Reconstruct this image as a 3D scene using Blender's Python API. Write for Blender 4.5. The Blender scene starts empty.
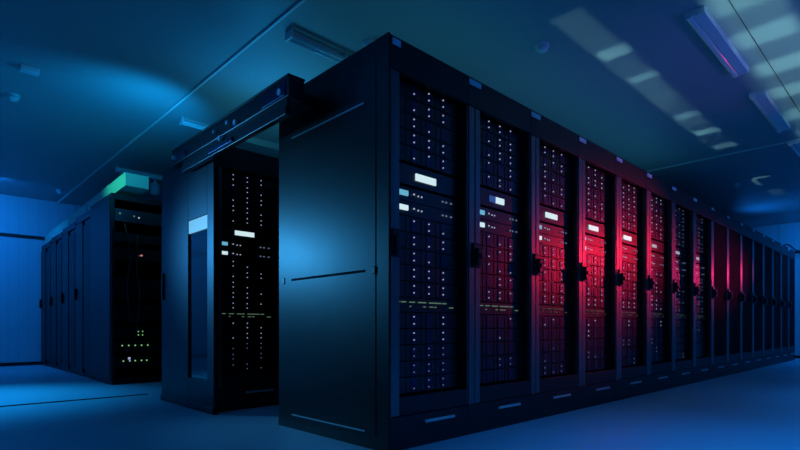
import bpy, bmesh, math, random
from mathutils import Vector, Matrix
random.seed(7)
scene = bpy.context.scene
COL = scene.collection
PI = math.pi

# ------------------------------------------------------------------ materials
def mat(name, col, rough=.5, metal=0.0, spec=.5, noise=0.0, nscale=8.0, bump=0.0, bscale=60.0, emit=None, estr=0.0, coat=0.0, aniso=None):
    m = bpy.data.materials.new(name); m.use_nodes = True
    nt = m.node_tree; b = nt.nodes['Principled BSDF']
    b.inputs['Base Color'].default_value = (*col, 1)
    b.inputs['Roughness'].default_value = rough
    b.inputs['Metallic'].default_value = metal
    b.inputs['Specular IOR Level'].default_value = spec
    b.inputs['Coat Weight'].default_value = coat
    tc = nt.nodes.new('ShaderNodeTexCoord')
    if noise > 0:
        n = nt.nodes.new('ShaderNodeTexNoise'); n.inputs['Scale'].default_value = nscale; n.inputs['Detail'].default_value = 4
        nt.links.new(tc.outputs['Object'], n.inputs['Vector'])
        r = nt.nodes.new('ShaderNodeMapRange')
        r.inputs['To Min'].default_value = max(0.02, rough - noise); r.inputs['To Max'].default_value = min(1, rough + noise)
        nt.links.new(n.outputs['Fac'], r.inputs['Value']); nt.links.new(r.outputs['Result'], b.inputs['Roughness'])
    if bump > 0:
        n2 = nt.nodes.new('ShaderNodeTexNoise'); n2.inputs['Scale'].default_value = bscale; n2.inputs['Detail'].default_value = 3
        nt.links.new(tc.outputs['Object'], n2.inputs['Vector'])
        bp = nt.nodes.new('ShaderNodeBump'); bp.inputs['Strength'].default_value = bump; bp.inputs['Distance'].default_value = .01
        nt.links.new(n2.outputs['Fac'], bp.inputs['Height']); nt.links.new(bp.outputs['Normal'], b.inputs['Normal'])
    if emit:
        b.inputs['Emission Color'].default_value = (*emit, 1); b.inputs['Emission Strength'].default_value = estr
    return m

M = {}
M['cabinet'] = mat('cabinet black steel', (.006, .006, .007), .45, 0, .35, noise=.05)
M['panel'] = mat('satin side panel', (.029, .033, .032), .375, 1.0, .4, noise=.02, nscale=5)
M['leaf'] = mat('satin door leaf', (.05, .053, .06), .44, 1.0, .4, noise=.02, nscale=5)
M['left'] = mat('left row steel', (.03, .032, .035), .42, 1.0, .4, noise=.03)
M['stile'] = mat('satin door stile', (.17, .17, .178), .37, 1.0, .5, noise=.03)
M['header'] = mat('header steel', (.05, .05, .054), .48, 1.0, .5, noise=.04)
M['matte'] = mat('matte black', (.003, .003, .0035), .8, 0, .1)
M['mesh'] = mat('perforated door mesh', (.005, .005, .006), .7, 0, .06, bump=.3, bscale=300)
M['handle'] = mat('handle plastic', (.012, .012, .015), .35, 0, .4)
M['bezel'] = mat('server bezel', (.06, .06, .066), .37, 1.0, .5, noise=.04, nscale=20)
M['bay'] = mat('drive bay plastic', (.045, .05, .11), .40, 1.0, .5)
M['plate'] = mat('white label plate', (.8, .82, .85), .45)
M['vent'] = mat('brushed kick strip', (.75, .75, .72), .38, .6)
M['groove'] = mat('panel groove', (.004, .004, .005), .8, 0, .1)
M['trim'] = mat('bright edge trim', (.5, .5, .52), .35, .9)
M['led'] = mat('status light', (.02, .02, .02), .5, emit=(.62, .72, 1.0), estr=.55)
M['led_dim'] = mat('status light dim', (.02, .02, .02), .5, emit=(.45, .55, .95), estr=.2)
M['green'] = mat('green port light', (.02, .05, .03), .5, emit=(.40, .72, .45), estr=.20)
M['green_d'] = mat('faint green port light', (.01, .03, .02), .5, emit=(.35, .72, .45), estr=.06)
M['disp_d'] = mat('dark status window', (.03, .03, .035), .3)
M['green_b'] = mat('bright green port light', (.02, .05, .03), .5, emit=(.30, .85, .25), estr=.7)
M['disp'] = mat('lit display', (.1, .1, .1), .4, emit=(.72, .95, 1.0), estr=.85)
M['disp_c'] = mat('lit cyan panel', (.1, .1, .1), .4, emit=(.20, .68, .95), estr=.6)
M['glow_patch'] = mat('pale glow patch', (.1, .1, .1), .4, emit=(.22, .62, .90), estr=.62)  # emission stands in for a bright patch of light on the window
M['red_led'] = mat('red status light', (.1, .02, .02), .5, emit=(1, .35, .3), estr=.7)
M['duct'] = mat('pale duct plastic', (.42, .60, .44), .45, bump=.05)
M['lampbody'] = mat('luminaire body', (.78, .80, .82), .5, bump=.02)
M['diffuser'] = mat('luminaire diffuser', (.72, .74, .76), .14, 0, 1.0)
M['tube'] = mat('fluorescent tube glass', (.9, .92, .94), .15, 0, .8)
M['white'] = mat('white plastic', (.8, .81, .83), .4)
M['glass'] = mat('dark tinted pane', (.01, .012, .016), .12, 0, .5)
M['cable'] = mat('black cable', (.01, .01, .01), .6)
M['rail'] = mat('rail black metal', (.02, .02, .024), .38, .3, .5)
M['roller'] = mat('roller metal', (.6, .6, .65), .25, 1.0)
M['seam'] = mat('ceiling seam strip', (.82, .82, .82), .4)

def surface(name, col, rough, seams, spec=.4, var=.08, nscale=1.2, bump=.03):
    """plain surface with fine tonal variation, and optional panel joints (axis, pitch, offset, width, darkness)"""
    m = bpy.data.materials.new(name); m.use_nodes = True
    nt = m.node_tree; N = nt.nodes; L = nt.links; b = N['Principled BSDF']
    b.inputs['Roughness'].default_value = rough; b.inputs['Specular IOR Level'].default_value = spec
    g = N.new('ShaderNodeNewGeometry')
    n = N.new('ShaderNodeTexNoise'); n.inputs['Scale'].default_value = nscale; n.inputs['Detail'].default_value = 5
    L.new(g.outputs['Position'], n.inputs['Vector'])
    r = N.new('ShaderNodeMapRange'); r.inputs['To Min'].default_value = 1 - var; r.inputs['To Max'].default_value = 1 + var
    L.new(n.outputs['Fac'], r.inputs['Value']); fac = r.outputs['Result']
    sp = N.new('ShaderNodeSeparateXYZ'); L.new(g.outputs['Position'], sp.inputs[0])
    for ax, pitch, off, w, dark in seams:
        a = N.new('ShaderNodeMath'); a.operation = 'SUBTRACT'; L.new(sp.outputs[ax], a.inputs[0]); a.inputs[1].default_value = off
        p = N.new('ShaderNodeMath'); p.operation = 'PINGPONG'; L.new(a.outputs[0], p.inputs[0]); p.inputs[1].default_value = pitch / 2
        c = N.new('ShaderNodeMath'); c.operation = 'GREATER_THAN'; L.new(p.outputs[0], c.inputs[0]); c.inputs[1].default_value = w / 2
        q = N.new('ShaderNodeMapRange'); q.inputs['To Min'].default_value = dark; q.inputs['To Max'].default_value = 1
        L.new(c.outputs[0], q.inputs['Value'])
        mu = N.new('ShaderNodeMath'); mu.operation = 'MULTIPLY'; L.new(fac, mu.inputs[0]); L.new(q.outputs['Result'], mu.inputs[1]); fac = mu.outputs[0]
    mx = N.new('ShaderNodeVectorMath'); mx.operation = 'SCALE'; mx.inputs[0].default_value = col; L.new(fac, mx.inputs['Scale'])
    L.new(mx.outputs[0], b.inputs['Base Color'])
    n2 = N.new('ShaderNodeTexNoise'); n2.inputs['Scale'].default_value = 40; L.new(g.outputs['Position'], n2.inputs['Vector'])
    bp = N.new('ShaderNodeBump'); bp.inputs['Strength'].default_value = bump; bp.inputs['Distance'].default_value = .01
    L.new(n2.outputs['Fac'], bp.inputs['Height']); L.new(bp.outputs['Normal'], b.inputs['Normal'])
    return m

# ------------------------------------------------------------------ mesh helpers
class MB:
    def __init__(s): s.bm = bmesh.new()
    def box(s, x0, x1, y0, y1, z0, z1, bev=0.0):
        t = bmesh.new(); bmesh.ops.create_cube(t, size=1)
        for v in t.verts: v.co = Vector(((x0 + x1) / 2 + v.co.x * (x1 - x0), (y0 + y1) / 2 + v.co.y * (y1 - y0), (z0 + z1) / 2 + v.co.z * (z1 - z0)))
        if bev > 0: bmesh.ops.bevel(t, geom=list(t.edges), offset=bev, segments=2, affect='EDGES', profile=.5)
        s._merge(t); return s
    def _merge(s, t):
        me = bpy.data.meshes.new('t'); t.to_mesh(me); t.free(); s.bm.from_mesh(me); bpy.data.meshes.remove(me)
    def cyl(s, p, q, r, seg=16, r2=None):
        p, q = Vector(p), Vector(q); d = q - p; t = bmesh.new()
        bmesh.ops.create_cone(t, cap_ends=True, segments=seg, radius1=r, radius2=r if r2 is None else r2, depth=d.length)
        R = d.to_track_quat('Z', 'Y').to_matrix().to_4x4()
        bmesh.ops.transform(t, matrix=Matrix.Translation((p + q) / 2) @ R, verts=t.verts); s._merge(t); return s
    def dome(s, c, r, h):
        t = bmesh.new(); bmesh.ops.create_uvsphere(t, u_segments=20, v_segments=12, radius=1)
        for v in t.verts: v.co = Vector((c[0] + v.co.x * r, c[1] + v.co.y * r, c[2] + min(v.co.z, 0) * h))
        bmesh.ops.remove_doubles(t, verts=t.verts, dist=1e-5); s._merge(t); return s
    def prism(s, prof, x0, x1):
        """extrude a (y,z) profile along x"""
        t = bmesh.new(); a = [t.verts.new((x0, y, z)) for y, z in prof]; b = [t.verts.new((x1, y, z)) for y, z in prof]
        t.faces.new(a); t.faces.new(b[::-1]); n = len(prof)
        for i in range(n): t.faces.new((a[i], b[i], b[(i + 1) % n], a[(i + 1) % n]))
        bmesh.ops.recalc_face_normals(t, faces=t.faces); s._merge(t); return s
    def build(s, name, m, parent=None, smooth=False):
        me = bpy.data.meshes.new(name); s.bm.to_mesh(me); s.bm.free(); me.materials.append(m)
        if smooth:
            for p in me.polygons: p.use_smooth = True
        o = bpy.data.objects.new(name, me); COL.objects.link(o)
        if parent: o.parent = parent
        return o
def tube(name, pts, r, m, parent=None):
    cu = bpy.data.curves.new(name, 'CURVE'); cu.dimensions = '3D'; cu.bevel_depth = r; cu.bevel_resolution = 3; cu.use_fill_caps = True
    sp = cu.splines.new('BEZIER'); sp.bezier_points.add(len(pts) - 1)
    for b, p in zip(sp.bezier_points, pts): b.co = p; b.handle_left_type = b.handle_right_type = 'AUTO'
    o = bpy.data.objects.new(name, cu); COL.objects.link(o)
    me = bpy.data.meshes.new_from_object(o.evaluated_get(bpy.context.evaluated_depsgraph_get())); bpy.data.objects.remove(o); me.materials.clear(); me.materials.append(m)
    o = bpy.data.objects.new(name, me); COL.objects.link(o)
    if parent: o.parent = parent
    return o
def tag(o, label, cat, group=None):
    o['label'] = label; o['category'] = cat
    if group: o['group'] = group
    return o
def empty(name, loc, label, cat, group=None):
    o = bpy.data.objects.new(name, None); COL.objects.link(o); o.location = loc; o.empty_display_size = .1
    return tag(o, label, cat, group)
def struct(o): o['kind'] = 'structure'; return o
def copy_tree(o, parent=None):
    c = o.copy(); COL.objects.link(c)
    if parent: c.parent = parent
    for ch in list(o.children): copy_tree(ch, c)
    return c
ORD = ['first', 'second', 'third', 'fourth', 'fifth', 'sixth', 'seventh', 'eighth', 'ninth', 'tenth', 'eleventh', 'twelfth', 'thirteenth', 'fourteenth', 'fifteenth', 'sixteenth']

# ------------------------------------------------------------------ the room
X0, X1, Y0, Y1, H = -4.0, 10.25, -3.6, 7.7, 2.5
floor_m = surface('floor vinyl', (.52, .54, .56), .45, [], spec=.35, var=.07, nscale=1.5)
ceil_m = surface('ceiling panel', (.40, .42, .43), .5, [], spec=.35, var=.05, nscale=.9, bump=.02)
wall_m = surface('wall sandwich panel', (.60, .61, .63), .5, [(0, 1.0, .35, .012, .55), (0, .125, 0, .01, .88)], var=.03)
wall_my = surface('wall sandwich panel side', (.60, .61, .63), .5, [(1, 1.0, .35, .012, .55), (1, .125, 0, .01, .88)], var=.03)
struct(MB().box(X0, X1, Y0, Y1, -.1, 0).build('floor', floor_m))
struct(MB().box(X0, X1, Y0, Y1, H, H + .1).build('ceiling', ceil_m))
struct(MB().box(X0 - .1, X1 + .1, Y1, Y1 + .1, -.1, H + .1).build('wall_back', wall_m))
struct(MB().box(X0 - .1, X1 + .1, Y0 - .1, Y0, -.1, H + .1).build('wall_front', wall_m))
struct(MB().box(X1, X1 + .1, Y0, Y1, -.1, H + .1).build('wall_right', wall_my))
struct(MB().box(X0 - .1, X0, Y0, Y1, -.1, H + .1).build('wall_left', wall_my))
struct(MB().box(X0, X1, Y1 - .012, Y1, 0, .05).build('baseboard_back', M['header']))
struct(MB().box(X1 - .012, X1, Y0, Y1 - .012, 0, .05).build('baseboard_right', M['header']))
# ceiling joint strips, floor joint
struct(MB().box(.105, .125, Y0, Y1 - .02, H - .014, H, .004).build('trim_1', M['seam']))
struct(MB().box(5.02, 5.045, Y0, Y1 - .02, H - .014, H, .004).build('trim_2', M['seam']))
struct(MB().box(X0, -.1, 2.905, 2.945, 0, .004).build('trim_3', M['groove']))

# ------------------------------------------------------------------ server cabinets
W, D, RH = .60, .948, 1.891
def make_rack(h, label, panel=False, plate=True, L=0.0):
    # local x runs from -.04 (left stile) to .56; the corner cabinet starts at 0
    t = empty('server_cabinet', (0, 0, 0), label, 'server cabinet')
    dz = h - RH
    R = .559; L += -.0395
    s = MB()
    s.box(L, L + .02, .034, D, .0, h).box(R - .02, R, .034, D, 0, h).box(L + .02, R - .02, .034, D, h - .03, h)
    s.box(L + .02, R - .02, .06, D, .0, .10).box(L + .02, R - .02, D - .02, D, .1, h - .03)
    s.build('cabinet_shell', M['cabinet'], t)
    MB().box(L, R, .004, .034, h - .150, h, .003).build('header_panel', M['header'], t)
    MB().box(L, R, .008, .05, .0, .155, .003).build('plinth', M['header'], t)
    d = MB()
    if L < -.02: d.box(L + .002, .010, .0, .032, .16, 1.735 + dz, .004).box(.010, .018, .012, .032, .16, 1.735 + dz)
    else: d.box(L + .002, .018, .0, .032, .16, 1.735 + dz, .003)
    d.box(.018, .060, .002, .032, .16, 1.735 + dz, .004)
    d.box(.552, R - .001, .006, .032, .16, 1.735 + dz)
    dd = d.build('door', M['stile'], t)
    MB().box(.060, .552, .004, .03, .16, .245, .002).build('kick_panel', M['header'], dd)
    hb = MB().box(-.014, .052, -.012, .0, .885, 1.015, .005).box(-.006, .040, -.036, -.012, .895, .985, .008).box(.005, .030, -.044, -.030, .93, .955, .004)
    if L > -.02: hb = MB().box(.004, .052, -.010, .0, .885, 1.015, .004).box(.012, .044, -.026, -.010, .895, .985, .006)
    hb.build('handle', M['handle'], dd)
    MB().box(.23, .45, .0, .009, .108, .122, .002).build('kick_strip', M['vent'], t)
    if plate: MB().box(-.035 if L < -.02 else .012, .064, -.003, .004, h - .042, h - .014, .002).build('label_plate', M['plate'], t)
    if panel:
        p = MB().box(-.014, .0005, .085, .938, .06, 1.80 + dz, .003)
        p.box(-.011, .0, .0, .085, .0, h).box(-.009, 0, .085, D, 1.80 + dz, h).box(-.009, 0, .085, D, .0, .06)
        p = p.build('side_panel', M['panel'], t)
        MB().box(-.0155, -.013, .16, .80, .826, .838).build('groove', M['groove'], p)
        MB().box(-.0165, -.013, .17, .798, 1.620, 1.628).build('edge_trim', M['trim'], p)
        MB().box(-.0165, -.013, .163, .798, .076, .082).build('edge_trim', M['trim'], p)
        for yy in (.882, .098):
            MB().box(-.0185, -.013, yy - .012, yy + .012, .812, .848, .003).build('panel_lock', M['handle'], p)
    return t

rack0 = make_rack(RH, 'black server cabinet at the near corner, its tall satin side panel facing the camera', True, True, .04)
rack0.name = 'server_cabinet'
proto = make_rack(RH, 'black server cabinet, second from the near corner in the long front row')
front = [rack0, proto]
for k in range(2, 8): front.append(copy_tree(proto))
proto2 = copy_tree(proto)
pd = [c for c in proto2.children if c.name.startswith('door')][0]
MB().box(.060, .552, .008, .026, .245, 1.735, .002).build('mesh_panel', M['mesh'], pd)
front.append(proto2)
for k in range(9, 16): front.append(copy_tree(proto2))
for k, r in enumerate(front):
    r.location = (W * k, 0, 0); r['group'] = 'server cabinets in the long front row'
    if k: r['label'] = 'black server cabinet, %s from the near corner in the long front row' % ORD[k]
front[15]['label'] = 'black server cabinet at the far end of the long front row, sixteenth along'

# ------------------------------------------------------------------ rack mounted units
SW = .474                                                  # width of a unit's face
LED_X = (.137, .242, .349)
def led(parent, x, z, m='led', w=.0065, h=.0065): 
    o = bpy.data.objects.new('status_light', LEDM[(m, w, h)] if (m, w, h) in LEDM else mk_led(m, w, h)); COL.objects.link(o)
    o.parent = parent; o.location = (x, -.004, z); return o
LEDM = {}
def mk_led(m, w, h):
    o = MB().box(-w / 2, w / 2, -.002, .002, -h / 2, h / 2).build('status_light', M[m]); LEDM[(m, w, h)] = o.data
    bpy.data.objects.remove(o); return LEDM[(m, w, h)]
def server_mesh(hh=.0735):
    s = MB().box(0, SW, .004, .55, .001, hh - .001)
    s.box(.0, .014, -.004, .004, .003, hh - .003, .0015).box(SW - .014, SW, -.004, .004, .003, hh - .003, .0015)
    for x in LED_X: s.box(x - .049, x + .049, .0015, .004, .004, hh - .004)
    s.box(SW - .044, SW - .022, .001, .004, .01, hh - .01)
    return s
SRV = None
BAY = None
def make_server(loc, mask, label, group, bays=True, m='led', size=.0065):
    global SRV, BAY
    if SRV is None:
        o = server_mesh().build('rack_server', M['bezel']); SRV = o.data; bpy.data.objects.remove(o)
        b = MB().box(-.016, .016, -.0012, .001, -.030, .030, .0005).build('drive_bay', M['bay']); BAY = b.data; bpy.data.objects.remove(b)
    o = bpy.data.objects.new('rack_server', SRV); COL.objects.link(o); o.location = loc; tag(o, label, 'server', group)
    for c in range(3):
        if bays:
            b = bpy.data.objects.new('drive_bay', BAY); COL.objects.link(b); b.parent = o; b.location = (LED_X[c], -.001, .0367)
        for r_ in range(2):
            if mask[c] >> r_ & 1: led(o, LED_X[c], .0205 + .033 * r_, m, size, size)
    return o
def unit(name, loc, hh, label, cat, group):
    o = MB().box(0, SW, .004, .5, .001, hh - .001).box(.0, .012, -.004, .004, .003, hh - .003).box(SW - .012, SW, -.004, .004, .003, hh - .003).build(name, M['bezel'])
    o.location = loc; return tag(o, label, cat, group)
UD = {}
def slotted(key, maker, loc, label, cat, group):
    """build a unit once, then copies with its parts"""
    if key not in UD: UD[key] = maker(loc, label, cat, group); return UD[key]
    c = copy_tree(UD[key]); c.location = loc; return tag(c, label, cat, group)
def mk_console(loc, label, cat, group):
    o = unit('console_panel', loc, .095, label, cat, group)
    MB().box(.152, .297, -.004, .004, .028, .062, .002).build('display', M['disp'], o); return o
def mk_console_half(loc, label, cat, group):
    o = unit('console_panel', loc, .095, label, cat, group)
    MB().box(.150, .203, -.004, .004, .028, .062, .002).build('display', M['label_blue'], o)
    MB().box(.203, .288, -.004, .004, .028, .062, .002).build('display', M['disp'], o); return o
M['disp_f'] = mat('far lit display', (.05, .05, .05), .4, emit=(.72, .90, 1.0), estr=.38)
def mk_console_far(loc, label, cat, group):
    o = unit('console_panel', loc, .095, label, cat, group)
    MB().box(.152, .25, -.004, .004, .03, .056, .002).build('display', M['disp_f'], o); return o
M['label_blue'] = mat('dim blue display', (.05, .05, .1), .4, emit=(.04, .13, .50), estr=.5)
def mk_switch(blockm, w):
    def f(loc, label, cat, group):
        o = unit('network_switch', loc, .066, label, cat, group)
        MB().box(.032, .032 + w, -.006, .004, .022, .046, .002).build('lit_panel', M[blockm], o)
        for x in (.137, .166, .190): led(o, x, .036 - (.004 if x > .14 else 0), 'led', .008 if x < .14 else .006, .007)
        for x in (.345, .372, .41): led(o, x, .036, 'led_dim', .012, .008)
        return o
    return f
def mk_patch(loc, label, cat, group, gm='green'):
    o = unit('patch_panel', loc, .066, label, cat, group)
    rr = random.Random(3)
    x = .022
    while x < .43:
        w = rr.choice((.012, .02, .03, .03)); row = rr.choice((0, 1, 1))
        led(o, x + w / 2, .046 if row else .026, gm, w, .0055).name = 'port_light'
        if rr.random() < .3: led(o, x + w / 2, .026 if row else .046, gm, w * .8, .005).name = 'port_light'
        x += w + rr.choice((.004, .01, .024))
    return o

mk_patch_dim = lambda *a: mk_patch(*a, gm='green_d')
POOL = [(3, 1, 0), (3, 3, 3), (3, 3, 2), (1, 2, 3), (2, 3, 1), (3, 0, 3), (1, 3, 3), (2, 1, 1), (0, 3, 2), (3, 1, 3), (2, 0, 3)]
def fill(k, x, y, zs, where, n_led, seed):
    """the equipment of one cabinet; x,y = left front corner of its units"""
    rr = random.Random(seed); g = 'servers in %s' % where
    z = 1.728; i = 0; made = []; zm = lambda v: .257 + (v - .257) * zs
    def put(o): o.location.z = zm(o.location.z); o.location.z = .566 + (o.location.z - .566) * (1.02 if zs == 1 else 1); o.scale.z = 1.02 if zs == 1 else zs
    def srv(z):
        nonlocal i
        mask = rr.choice(POOL) if n_led > 0 else (0, 0, 0)
        if n_led == 3: mask = tuple(v if v and rr.random() < .8 else (v | 1 if rr.random() < .5 else v) for v in rr.choice(POOL[:7]))
        low = z < .62
        if low and n_led < 3: mask = tuple(v if rr.random() < (.35 if n_led == 2 else .15) else 0 for v in mask)
        so = make_server((x, y, z), mask, 'flat black server, %s from the top in %s' % (ORD[i], where), g, bays=n_led >= 2,
                    m='led_dim' if (low and z < .45) or n_led == 1 else 'led', size=.0056 if k < 3 else (.0066 if k < 6 else .008)); put(so)
        i += 1
    for _ in range(5): z -= .0765; srv(z)
    z -= .095
    z = 1.345 - .095
    half = (k == 1)
    ck = 'consh' if half else ('cons' if k < 5 else 'consf')
    put(slotted(ck, mk_console_half if half else (mk_console if k < 5 else mk_console_far), (x, y, z - .012), ('panel with bright white display strip in %s' if k < 5 else 'panel with small white display strip in %s') % where, 'display panel', 'display panels in the cabinets'))
    z = 1.160
    put(slotted('swa' if k < 5 else 'swad', mk_switch('disp_c' if k < 5 else 'disp_d', .066), (x, y, z), ('network switch with pale cyan lit corner in %s' if k < 5 else 'upper dark network switch under the display in %s') % where, 'network switch', 'network switches under the displays'))
    z -= .068
    put(slotted('swb' if k < 5 else 'swad', mk_switch('disp' if k < 5 else 'disp_d', .066), (x, y, z), ('lower network switch with white lit corner in %s' if k < 5 else 'lower dark network switch under the display in %s') % where, 'network switch', 'network switches under the displays'))
    for _ in range(5): z -= .0765; srv(z)
    z -= .07
    put(slotted('pat' if k < 2 else 'patd', mk_patch if k < 2 else mk_patch_dim, (x, y, z), ('patch panel with rows of tiny green lights in %s' if k < 2 else 'patch panel with faint green lights in %s') % where, 'patch panel', 'patch panels in the cabinets'))
    for _ in range(5): z -= .0765; srv(z)

names = ['the near corner cabinet'] + ['the %s cabinet of the front row' % ORD[k] for k in range(1, 10)]
for k in range(8):
    fill(k, W * k + .063, .052, 1, names[k], 3 if k == 0 else (2 if k < 6 else 1), 20 + k)

# ------------------------------------------------------------------ second row, behind
RX, RY, RH2 = -.10, 1.62, 1.80
r2 = make_rack(RH2, 'black server cabinet behind the front row, beside the sliding door', False, False, .04)
r2.location = (RX, RY, 0); r2['group'] = 'server cabinets in the second row'
r2b = copy_tree(r2); r2b.location = (RX + W - .03, RY, 0); r2b['label'] = 'second cabinet of the row behind, mostly hidden by the front row'
fill(0, RX + .0215, RY + .048, .942, 'the cabinet beside the sliding door', 3, 77)

# sliding door with a window at the end of the second row
dr = empty('sliding_door', (-.1225, 1.53, 0), 'dark blue sliding door with a tall window, at the end of the second row', 'door')
b = MB(); y0, y1, za, zb = 0, .94, .02, 1.715; wa, wb = .10, .42
b.box(-.0175, .0175, 0, wa, za, zb, .003).box(-.0175, .0175, wb, y1, za, zb, .003)
b.box(-.0175, .0175, wa, wb, 1.315, zb, .003).box(-.0175, .0175, wa, wb, za, .215, .003)
b.build('door_leaf', M['leaf'], dr)
MB().box(-.004, .004, wa - .002, wb + .002, .213, 1.317).build('window_pane', M['glass'], dr)
MB().box(-.013, -.004, wa + .003, wb - .003, 1.225, 1.312).build('bright_patch', M['glow_patch'], dr)  # added glowing panel in place of the bright patch on the pane
MB().box(-.022, .019, .0, .95, .0, .045, .004).build('floor_guide', M['rail'], dr)
MB().box(-.032, -.0175, .885, .91, .78, .98, .006).build('handle', M['handle'], dr)

# overhead sliding door rail
rl = empty('door_rail', (-.20, .53, 1.635), 'black overhead sliding rail bridging the gap between two cabinet rows', 'rail')
MB().box(.0, .095, 0, 1.56, .085, .185, .006).box(-.004, .097, -.004, 1.56, .183, .195, .003).build('rail_housing', M['rail'], rl)
MB().box(.0, .035, .03, 1.38, .0, .045, .004).box(.010, .022, .03, 1.38, .045, .085).build('lower_track', M['rail'], rl)
MB().box(.095, .185, .06, .26, .10, .16, .003).build('wall_bracket', M['rail'], rl)
MB().box(-.012, .0, .60, .92, .012, .04, .003).build('carriage', M['bay'], rl)
for yy, zz, rr_ in ((.07, .12, .016), (.56, .108, .016), (.66, .135, .012), (.76, .07, .016), (.84, .13, .010), (1.50, .13, .014)):
    MB().cyl((-.016, yy, zz), (.0, yy, zz), rr_, 16).build('roller', M['plate'], rl)
MB().box(-.006, .0, .03, .26, .095, .165, .004).build('end_plate', M['bay'], rl)
MB().box(-.008, .0, 1.30, 1.46, .10, .14, .004).build('end_plate', M['bay'], rl)

# ------------------------------------------------------------------ third row, on the left
ZX, ZY = -.12, 3.90
rk = empty('open_rack', (ZX, ZY, 0), 'open black equipment rack with cables and green lights, behind the second row', 'equipment rack')
h3 = 1.89
b = MB().box(0, .03, 0, .80, 0, h3, .003).box(.57, .60, 0, .80, 0, h3).box(.03, .57, .0, .80, h3 - .06, h3).box(.03, .57, .0, .80, 0, .06).box(.03, .57, .78, .80, .06, h3 - .06)
b.build('rack_frame', M['cabinet'], rk)
MB().box(-.008, 0, .03, .78, .04, h3 - .04, .002).build('side_panel', M['left'], rk)
tube('cable_bundle', [(.12, -.005, 1.60), (.16, -.03, 1.3), (.14, -.02, .95), (.17, -.01, .62)], .008, M['cable'], rk)
tube('cable_bundle', [(.24, -.005, 1.50), (.22, -.035, 1.2), (.25, -.03, .9), (.22, -.01, .45)], .008, M['cable'], rk)
eq = [(.17, .09, 'b', 'lowest network switch with green and white lights in the open rack'), (.33, .09, 'g', 'network switch with a row of green lights in the open rack'),
      (.47, .09, 'q', 'small switch with four green lights in the open rack'), (.62, .16, '', 'dark blank equipment box at mid height in the open rack'),
      (.86, .20, '', 'dark equipment box above the middle of the open rack'), (1.24, .12, 'r', 'equipment box with a red light in the open rack'),
      (1.42, .09, '', 'thin blank unit near the top of the open rack'), (1.62, .13, 'w', 'top equipment box with a white light in the open rack')]
for z, hh, kind, lab in eq:
    o = MB().box(.035, .565, .02, .55, 0, hh, .003).box(.035, .06, .012, .02, .006, hh - .006).build('network_switch' if kind in ('b', 'g', 'q') and kind else 'equipment_box', M['bezel'])
    o.location = (ZX, ZY, z); tag(o, lab, 'network switch' if kind in ('b', 'g', 'q') and kind else 'equipment box', 'equipment in the open rack')
    def L3(x, zz, m, s=.012):
        q = led(o, x, zz, m, s, s); q.location.y = .016
    if kind == 'b':
        for x in (.05, .11, .22, .28, .33): L3(x, .06, 'green_b')
        L3(.165, .085, 'led', .022); L3(.17, .06, 'led')
    if kind == 'g':
        for x in (.05, .10, .16, .22, .28, .34): L3(x, .055, 'green_b')
    if kind == 'q':
        for x in (.25, .29):
            for zz in (.02, .055): L3(x, zz, 'green_b', .01)
    if kind == 'r': L3(.28, .06, 'red_led', .016); L3(.26, .055, 'led_dim', .01)
    if kind == 'w': L3(.255, .06, 'led', .014); L3(.21, .07, 'green', .014); L3(.08, .08, 'green', .016)

def side_cabinet(label):
    t = empty('storage_cabinet', (0, 0, 0), label, 'cabinet', 'cabinets along the left row')
    MB().box(.03, .60, .0, .60, 0, 1.89).build('cabinet_shell', M['cabinet'], t)
    d = MB().box(.0, .03, .30, .595, .05, 1.80, .004).box(.018, .03, .01, .30, .05, 1.80).build('door', M['left'], t)
    MB().box(.006, .019, .03, .285, .10, 1.75).build('dark_panel', M['cabinet'], d)
    MB().box(-.025, .0, .545, .575, .90, 1.04, .006).build('handle', M['handle'], d)
    MB().box(.006, .03, .01, .59, 1.81, 1.885, .003).build('header_panel', M['left'], t)
    return t
c0 = side_cabinet('dark blue cabinet next to the open rack in the left row')
labs = ['dark blue cabinet next to the open rack in the left row', 'dark blue cabinet, second past the open rack in the left row', 'dark blue cabinet, third past the open rack in the left row', 'dark blue cabinet at the far end of the left row, before the wall']
for i, lb in enumerate(labs):
    c = c0 if i == 0 else copy_tree(c0)
    c.location = (ZX, ZY + .81 + .725 * i, 0); c['label'] = lb; c.scale = (1, 1.17, .987 - .014 * i)

# pale cable duct running along the top of the left row
du = empty('cable_duct', (ZX + .06, 3.68, 1.926), 'long pale green cable duct along the top of the left row', 'cable duct')
MB().box(.0, .215, 0, 3.98, .0, .012).box(.0, .012, 0, 3.98, .012, .115).box(.203, .215, 0, 3.98, .012, .115).build('channel', M['duct'], du)
MB().box(-.004, .219, -.004, 3.98, .115, .127, .003).build('lid', M['duct'], du)
MB().box(.002, .213, -.006, .006, .0, .118, .003).build('end_cap', M['duct'], du)
for i in range(4): MB().box(-.006, .221, .55 + .9 * i, .60 + .9 * i, -.002, .130).build('joint_clip', M['duct'], du)

du.rotation_euler.x = -.0265
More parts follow.
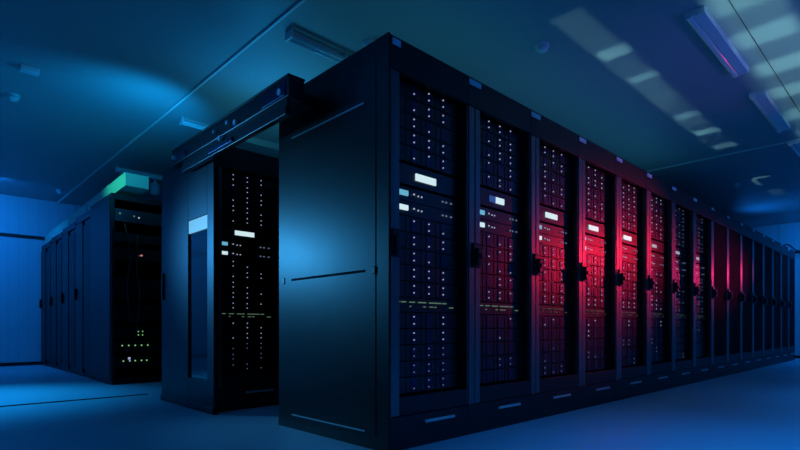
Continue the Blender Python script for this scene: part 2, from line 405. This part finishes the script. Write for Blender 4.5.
# ------------------------------------------------------------------ luminaires
def batten(label):
    t = empty('ceiling_luminaire', (0, 0, 0), label, 'ceiling light', 'luminaires over the front aisle')
    MB().box(0, 1.05, -.062, -.001, -.046, 0, .004).build('housing', M['lampbody'], t)
    pr = [(.0, 0)] + [(.025 + .025 * math.cos(a), -.022 + .028 * math.sin(a)) for a in [PI + i * PI / 16 for i in range(17)]] + [(.05, 0)]
    MB().prism(pr, .012, 1.038).build('diffuser', M['diffuser'], t)
    for x0 in (-.004, 1.038): MB().prism([(.025 + (p[0] - .025) * 1.08, p[1] * 1.06 if p[1] < 0 else 0) for p in pr], x0, x0 + .016).build('end_cap', M['lampbody'], t)
    return t
bl = ['long ceiling luminaire with a magenta reflection, nearest one over the front aisle', 'ceiling luminaire in the middle of the three over the front aisle', 'ceiling luminaire farthest along over the front aisle, cut by the right edge']
b0 = batten(bl[0])
for i, lb in enumerate(bl):
    c = b0 if i == 0 else copy_tree(b0); c.location = (1.88 + 1.585 * i, -.675, H); c['label'] = lb
def tubelamp(label):
    t = empty('tube_luminaire', (0, 0, 0), label, 'ceiling light', 'tube lights over the left aisles')
    MB().box(0, 1.08, -.012, .012, -.022, 0, .003).build('spine', M['lampbody'], t)
    for yy in (-.024, .024):
        MB().cyl((.015, yy, -.040), (1.065, yy, -.040), .013, 14).build('tube', M['tube'], t, True)
    for xx in (.0, .44, 1.064): MB().box(xx, xx + .016, -.040, .040, -.057, -.0, .004).build('lamp_holder', M['white'], t)
    return t
tl = ['twin tube ceiling light above the near corner cabinet', 'twin tube ceiling light seen beyond the overhead sliding rail', 'twin tube ceiling light farthest back, above the green duct']
t0 = tubelamp(tl[0])
for i, (lb, p) in enumerate(zip(tl, ((.22, 1.22), (.25, 3.12), (.25, 5.15)))):
    c = t0 if i == 0 else copy_tree(t0); c.location = (p[0], p[1], H); c['label'] = lb

# detectors and other ceiling fittings
def detector(label):
    t = empty('smoke_detector', (0, 0, H), label, 'smoke detector', 'smoke detectors on the ceiling')
    MB().cyl((0, 0, -.014), (0, 0, 0), .048, 24).build('base', M['white'], t)
    MB().cyl((0, 0, -.034), (0, 0, -.020), .040, 24).cyl((0, 0, -.021), (0, 0, -.013), .030, 24).dome((0, 0, -.034), .034, .02).build('head', M['white'], t, False)
    return t
d0 = detector('')
for i, (x, y, lb) in enumerate([(1.57, .17, 'white smoke detector on the ceiling above the front cabinet row'), (-.93, 3.62, 'pale smoke detector at the left edge of the ceiling, below the small box'),
                                (-.01, 6.85, 'small smoke detector on the ceiling near the back wall'), (6.5, .17, 'small smoke detector on the ceiling toward the right wall'), (.70, .97, 'smoke detector beside the near tube light, just over the near corner cabinet')]):
    c = d0 if i == 0 else copy_tree(d0); c.location = (x, y, H); c['label'] = lb
e = empty('emergency_lamp', (-.95, 2.97, H), 'small pale box fixed to the ceiling at upper left', 'emergency lamp')
MB().box(-.02, .10, -.035, .035, -.04, 0, .006).build('housing', M['white'], e)
MB().cyl((.02, .07, -.02), (.02, .07, 0), .012, 12).build('sensor', M['handle'], e)
e = empty('ceiling_camera', (.80, 5.45, H), 'short round pale camera hanging from the ceiling behind the green duct', 'camera')
MB().cyl((0, 0, -.16), (0, 0, -.04), .055, 20).dome((0, 0, -.16), .055, .03).build('camera_body', M['white'], e, False)
MB().cyl((0, 0, -.04), (0, 0, 0), .02, 12).build('stem', M['lampbody'], e)

# cables and conduits
cb = tag(MB().cyl((.6, -.85, H - .003), (8.8, -.85, H - .003), .0028, 8).build('ceiling_cable', M['cable']), 'thin black cable running along the ceiling over the front aisle', 'cable')
wc = empty('wall_conduit', (0, Y1, 1.92), 'dark horizontal conduit along the back wall', 'conduit')
MB().box(X0 + .02, -.05, -.03, 0, -.02, .02, .003).build('conduit', M['header'], wc)
wc2 = empty('wall_conduit', (X1, 0, 1.95), 'dark horizontal conduit along the right wall, past the last cabinet', 'conduit')
MB().box(-.03, 0, -3.4, 2.5, -.02, .02, .003).build('conduit', M['header'], wc2)
tag(tube('drooping_cable', [(8.9, .10, 1.905), (9.3, .06, 1.98), (9.75, .02, 1.93), (10.21, -.05, 1.95)], .012, M['cable']), 'dark cable drooping from the last cabinets to the right wall', 'cable')

# ------------------------------------------------------------------ added gobo boxes that shape the ceiling light patches (slotted lids)
def gobo(name, lab, P, holes, half=.17, base=RH + .001, rise=.03, back=.09, fore=.04, group='added gobos on the cabinet tops'):
    """a closed box with a lamp inside; light leaves only through the slots of its lid"""
    zl = P[2] + rise; f = rise / (H - P[2])
    rects = []
    for (x0, x1, y0, y1) in holes:
        rects.append((P[0] + (x0 - P[0]) * f, P[0] + (x1 - P[0]) * f, P[1] + (y0 - P[1]) * f, P[1] + (y1 - P[1]) * f))
    t = empty(name, (P[0], P[1], base), lab, 'gobo', group)
    b = MB(); w = half; ya, yb = P[1] - back, P[1] + fore
    zb = base
    o = Vector((P[0], P[1], zb))
    def bx(x0, x1, y0, y1, z0, z1): b.box(x0 - o.x, x1 - o.x, y0 - o.y, y1 - o.y, z0 - o.z, z1 - o.z)
    bx(P[0] - w, P[0] + w, ya, yb, zb, zb + .006)
    bx(P[0] - w, P[0] + w, ya - .006, ya, zb, zl); bx(P[0] - w, P[0] + w, yb, yb + .006, zb, zl)
    bx(P[0] - w - .006, P[0] - w, ya, yb, zb, zl); bx(P[0] + w, P[0] + w + .006, ya, yb, zb, zl)
    b.build('lamp_housing', M['matte'], t)
    b = MB()
    xs = sorted({P[0] - w, P[0] + w, *[v for r in rects for v in r[:2]]}); ys = sorted({ya, yb, *[v for r in rects for v in r[2:]]})
    for i in range(len(xs) - 1):
        for j in range(len(ys) - 1):
            cx, cy = (xs[i] + xs[i + 1]) / 2, (ys[j] + ys[j + 1]) / 2
            if not any(r[0] < cx < r[1] and r[2] < cy < r[3] for r in rects): bx(xs[i], xs[i + 1], ys[j], ys[j + 1], zl, zl + .0005)
    b.build('slotted_lid', M['matte'], t)
    return t

LIGHTS = []
def light(kind, name, loc, col, power, radius=.05, aim=None, size=None, size_y=None, spot=None, blend=.5):
    l = bpy.data.lights.new(name, kind); l.color = col; l.energy = power
    if kind in ('POINT', 'SPOT'): l.shadow_soft_size = radius
    if kind == 'AREA':
        l.size = size
        if size_y: l.shape = 'RECTANGLE'; l.size_y = size_y
    if kind == 'SPOT': l.spot_size = math.radians(spot); l.spot_blend = blend
    o = bpy.data.objects.new(name, l); COL.objects.link(o); o.location = loc
    if aim is not None: o.rotation_euler = (Vector(aim) - Vector(loc)).to_track_quat('-Z', 'Y').to_euler()
    return o

TEAL = (.34, .82, .82); BLUE = (.005, .22, 1.0); AZURE = (.01, .34, 1.0)
b1, r1, b2 = (-.22, -.01), (-.24, -.03), (-1.09, -.74)
ua = [('first', 1.45, 1.6, [(1.36, 4.85, *b1)]),
      ('second', 2.25, 9, [(1.94, 2.10, *r1), (2.48, 2.60, *r1), (3.0, 3.06, *r1)]),
      ('third', 2.65, 1.6, [(1.36, 4.85, *b1)]),
      ('fourth', 3.85, 1.8, [(1.36, 4.85, *b1)]),
      ('fifth', 4.25, 8, [(3.50, 3.64, *r1), (4.05, 4.20, *r1), (4.64, 4.80, *r1)]),
      ('sixth', 3.25, 6, [(1.5, 5.6, -.75, -.665)]),
      ('seventh', 6.4, 6, [(6.33, 6.42, -.22, -.04), (6.42, 6.8, -.06, -.02), (7.2, 7.7, -.2, -.04)])]
ua = [('added slotted uplighter on the front row top, %s from the near end' % n, px, pw, h) for n, px, pw, h in ua]
for lb, px, pw, holes in ua:
    gobo('gobo', lb, (px, .20, 1.905), holes)
    light('POINT', 'added patch lamp', (px, .20, 1.905), TEAL, pw, .0012)  # added lamp hidden in its box, casts the ceiling patches
for lb, px, pw, holes in (('added slotted floor uplighter standing in the front aisle, nearer one', 2.5, 120, [(1.62, 5.3, *b2)]),
                          ('added slotted floor uplighter standing in the front aisle, farther one', 3.1, 170, [(1.62, 2.10, *b2), (2.38, 2.64, *b2), (2.95, 3.20, *b2), (3.50, 3.75, *b2), (4.1, 4.4, *b2), (4.75, 5.2, *b2)])):
    P = (px, -2.25, .06)
    gobo('floor_gobo', lb, P, holes, .17, .001, .08, .08, .12, 'added floor gobos in the aisle')
    light('POINT', 'added floor patch lamp', P, TEAL, pw, .0015)  # added lamp out of view, casts the outer ceiling band


# ------------------------------------------------------------------ lights
light('SPOT', 'blue side spot', (-1.75, 3.55, 1.42), (.05, .43, 1.0), 260, .14, aim=(0, .85, .88), spot=44, blend=1)
light('SPOT', 'red aisle spot', (5.2, -1.75, 1.52), (1.0, .012, .05), 170, .10, aim=(2.75, 0, 1.15), spot=33, blend=1)
light('SPOT', 'red aisle spot far', (8.9, -1.05, 1.5), (1.0, .014, .14), 42, .08, aim=(5.0, 0, 1.2), spot=20, blend=1)  # added second red source, carries the red farther along the row
light('SPOT', 'red lamp glow on the ceiling light', (5.2, -1.75, 1.66), (1.0, .02, .16), 4.5, .05, aim=(2.9, -.5, 2.48), spot=34, blend=1)  # added spot that makes the magenta streak on the diffuser
light('SPOT', 'blue left wash', (-1.8, 3.9, 2.42), (.005, .34, 1.0), 390, .2, aim=(-1.4, 3.5, 0), spot=66, blend=1)
light('AREA', 'blue left floor wash', (-2.2, 1.0, 2.4), BLUE, 10, size=1.2, size_y=3.0, aim=(-2.0, 1.0, 0))
light('AREA', 'blue right wash', (5.0, -2.6, 2.4), BLUE, 18, size=5.0, size_y=.5, aim=(5.0, -2.6, 0))
light('SPOT', 'blue aisle floor fill', (3.6, -2.4, 2.45), BLUE, 160, .2, aim=(3.6, -2.2, 0), spot=84, blend=1)  # added spot without a fixture, brightens the aisle floor
light('SPOT', 'blue aisle floor fill', (6.6, -2.4, 2.45), BLUE, 110, .2, aim=(6.6, -2.2, 0), spot=84, blend=1)  # added likewise for the farther aisle floor
light('AREA', 'blue back wash', (-1.6, 6.6, 2.4), BLUE, 36, size=2.0, size_y=.4, aim=(-1.5, 7.7, 1.0))
light('AREA', 'blue right wall wash', (9.3, -.6, 2.4), BLUE, 36, size=.4, size_y=2.0, aim=(10.2, -.4, 1.0))
light('SPOT', 'blue front fill', (.6, -2.4, 2.45), BLUE, 340, .2, aim=(.7, -2.0, 0), spot=90, blend=.8)
light('SPOT', 'blue ceiling fill', (3.0, -3.0, .2), (.005, .18, 1.0), 8, .1, aim=(3.0, -.8, 2.5), spot=120, blend=1)  # added spot from below, lifts the ceiling fittings
light('SPOT', 'blue ceiling uplight', (.0, 2.45, 1.86), (.003, .38, 1.0), 40, .1, aim=(-.25, 3.3, 2.5), spot=112, blend=1)
light('SPOT', 'blue near ceiling fill', (.45, 1.95, 1.86), (.003, .34, 1.0), 9, .1, aim=(.3, 1.7, 2.5), spot=140, blend=1)  # added to brighten the ceiling over the second row
light('AREA', 'teal top glow front row', (2.6, .6, 1.95), (.05, .52, .80), 2.5, size=4.5, size_y=.3, aim=(2.6, .55, 3))
light('AREA', 'teal top glow second row', (.9, 2.1, 1.84), (.06, .60, .90), 3, size=1.0, size_y=.6, aim=(.9, 2.1, 3))
light('SPOT', 'blue far ceiling fill', (8.4, .5, 1.95), BLUE, 16, .1, aim=(8.4, -.5, 2.6), spot=150, blend=1)  # added to brighten the far end of the ceiling
light('SPOT', 'teal duct lamp', (-1.4, 3.45, 2.3), (.05, .9, .75), 90, .05, aim=(-.1, 3.9, 2.02), spot=40, blend=1)
light('SPOT', 'blue header spot', (2.2, -3.2, 1.1), (.14, .17, 1.0), 75, .1, aim=(2.8, 0, 1.98), spot=56, blend=1)  # added spot, brightens the label plates along the headers

w = bpy.data.worlds.new('World'); scene.world = w; w.use_nodes = True
w.node_tree.nodes['Background'].inputs[0].default_value = (.0, .05, .25, 1); w.node_tree.nodes['Background'].inputs[1].default_value = .0

# ------------------------------------------------------------------ camera
cam = bpy.data.cameras.new('Camera'); co = bpy.data.objects.new('Camera', cam); COL.objects.link(co); scene.camera = co
co.location = (-1.56921, -1.69932, .566429); co.rotation_euler = (PI / 2, 0, .80660061 - PI / 2)
cam.sensor_width = 36; cam.lens = 514.526 / 800 * 36; cam.shift_y = (327.399 - 225) / 800; cam.clip_start = .05
vs = scene.view_settings
scene.display_settings.display_device = 'sRGB'
vs.view_transform = 'Standard'; vs.look = 'None'; vs.exposure = 0; vs.gamma = 1; vs.use_curve_mapping = False
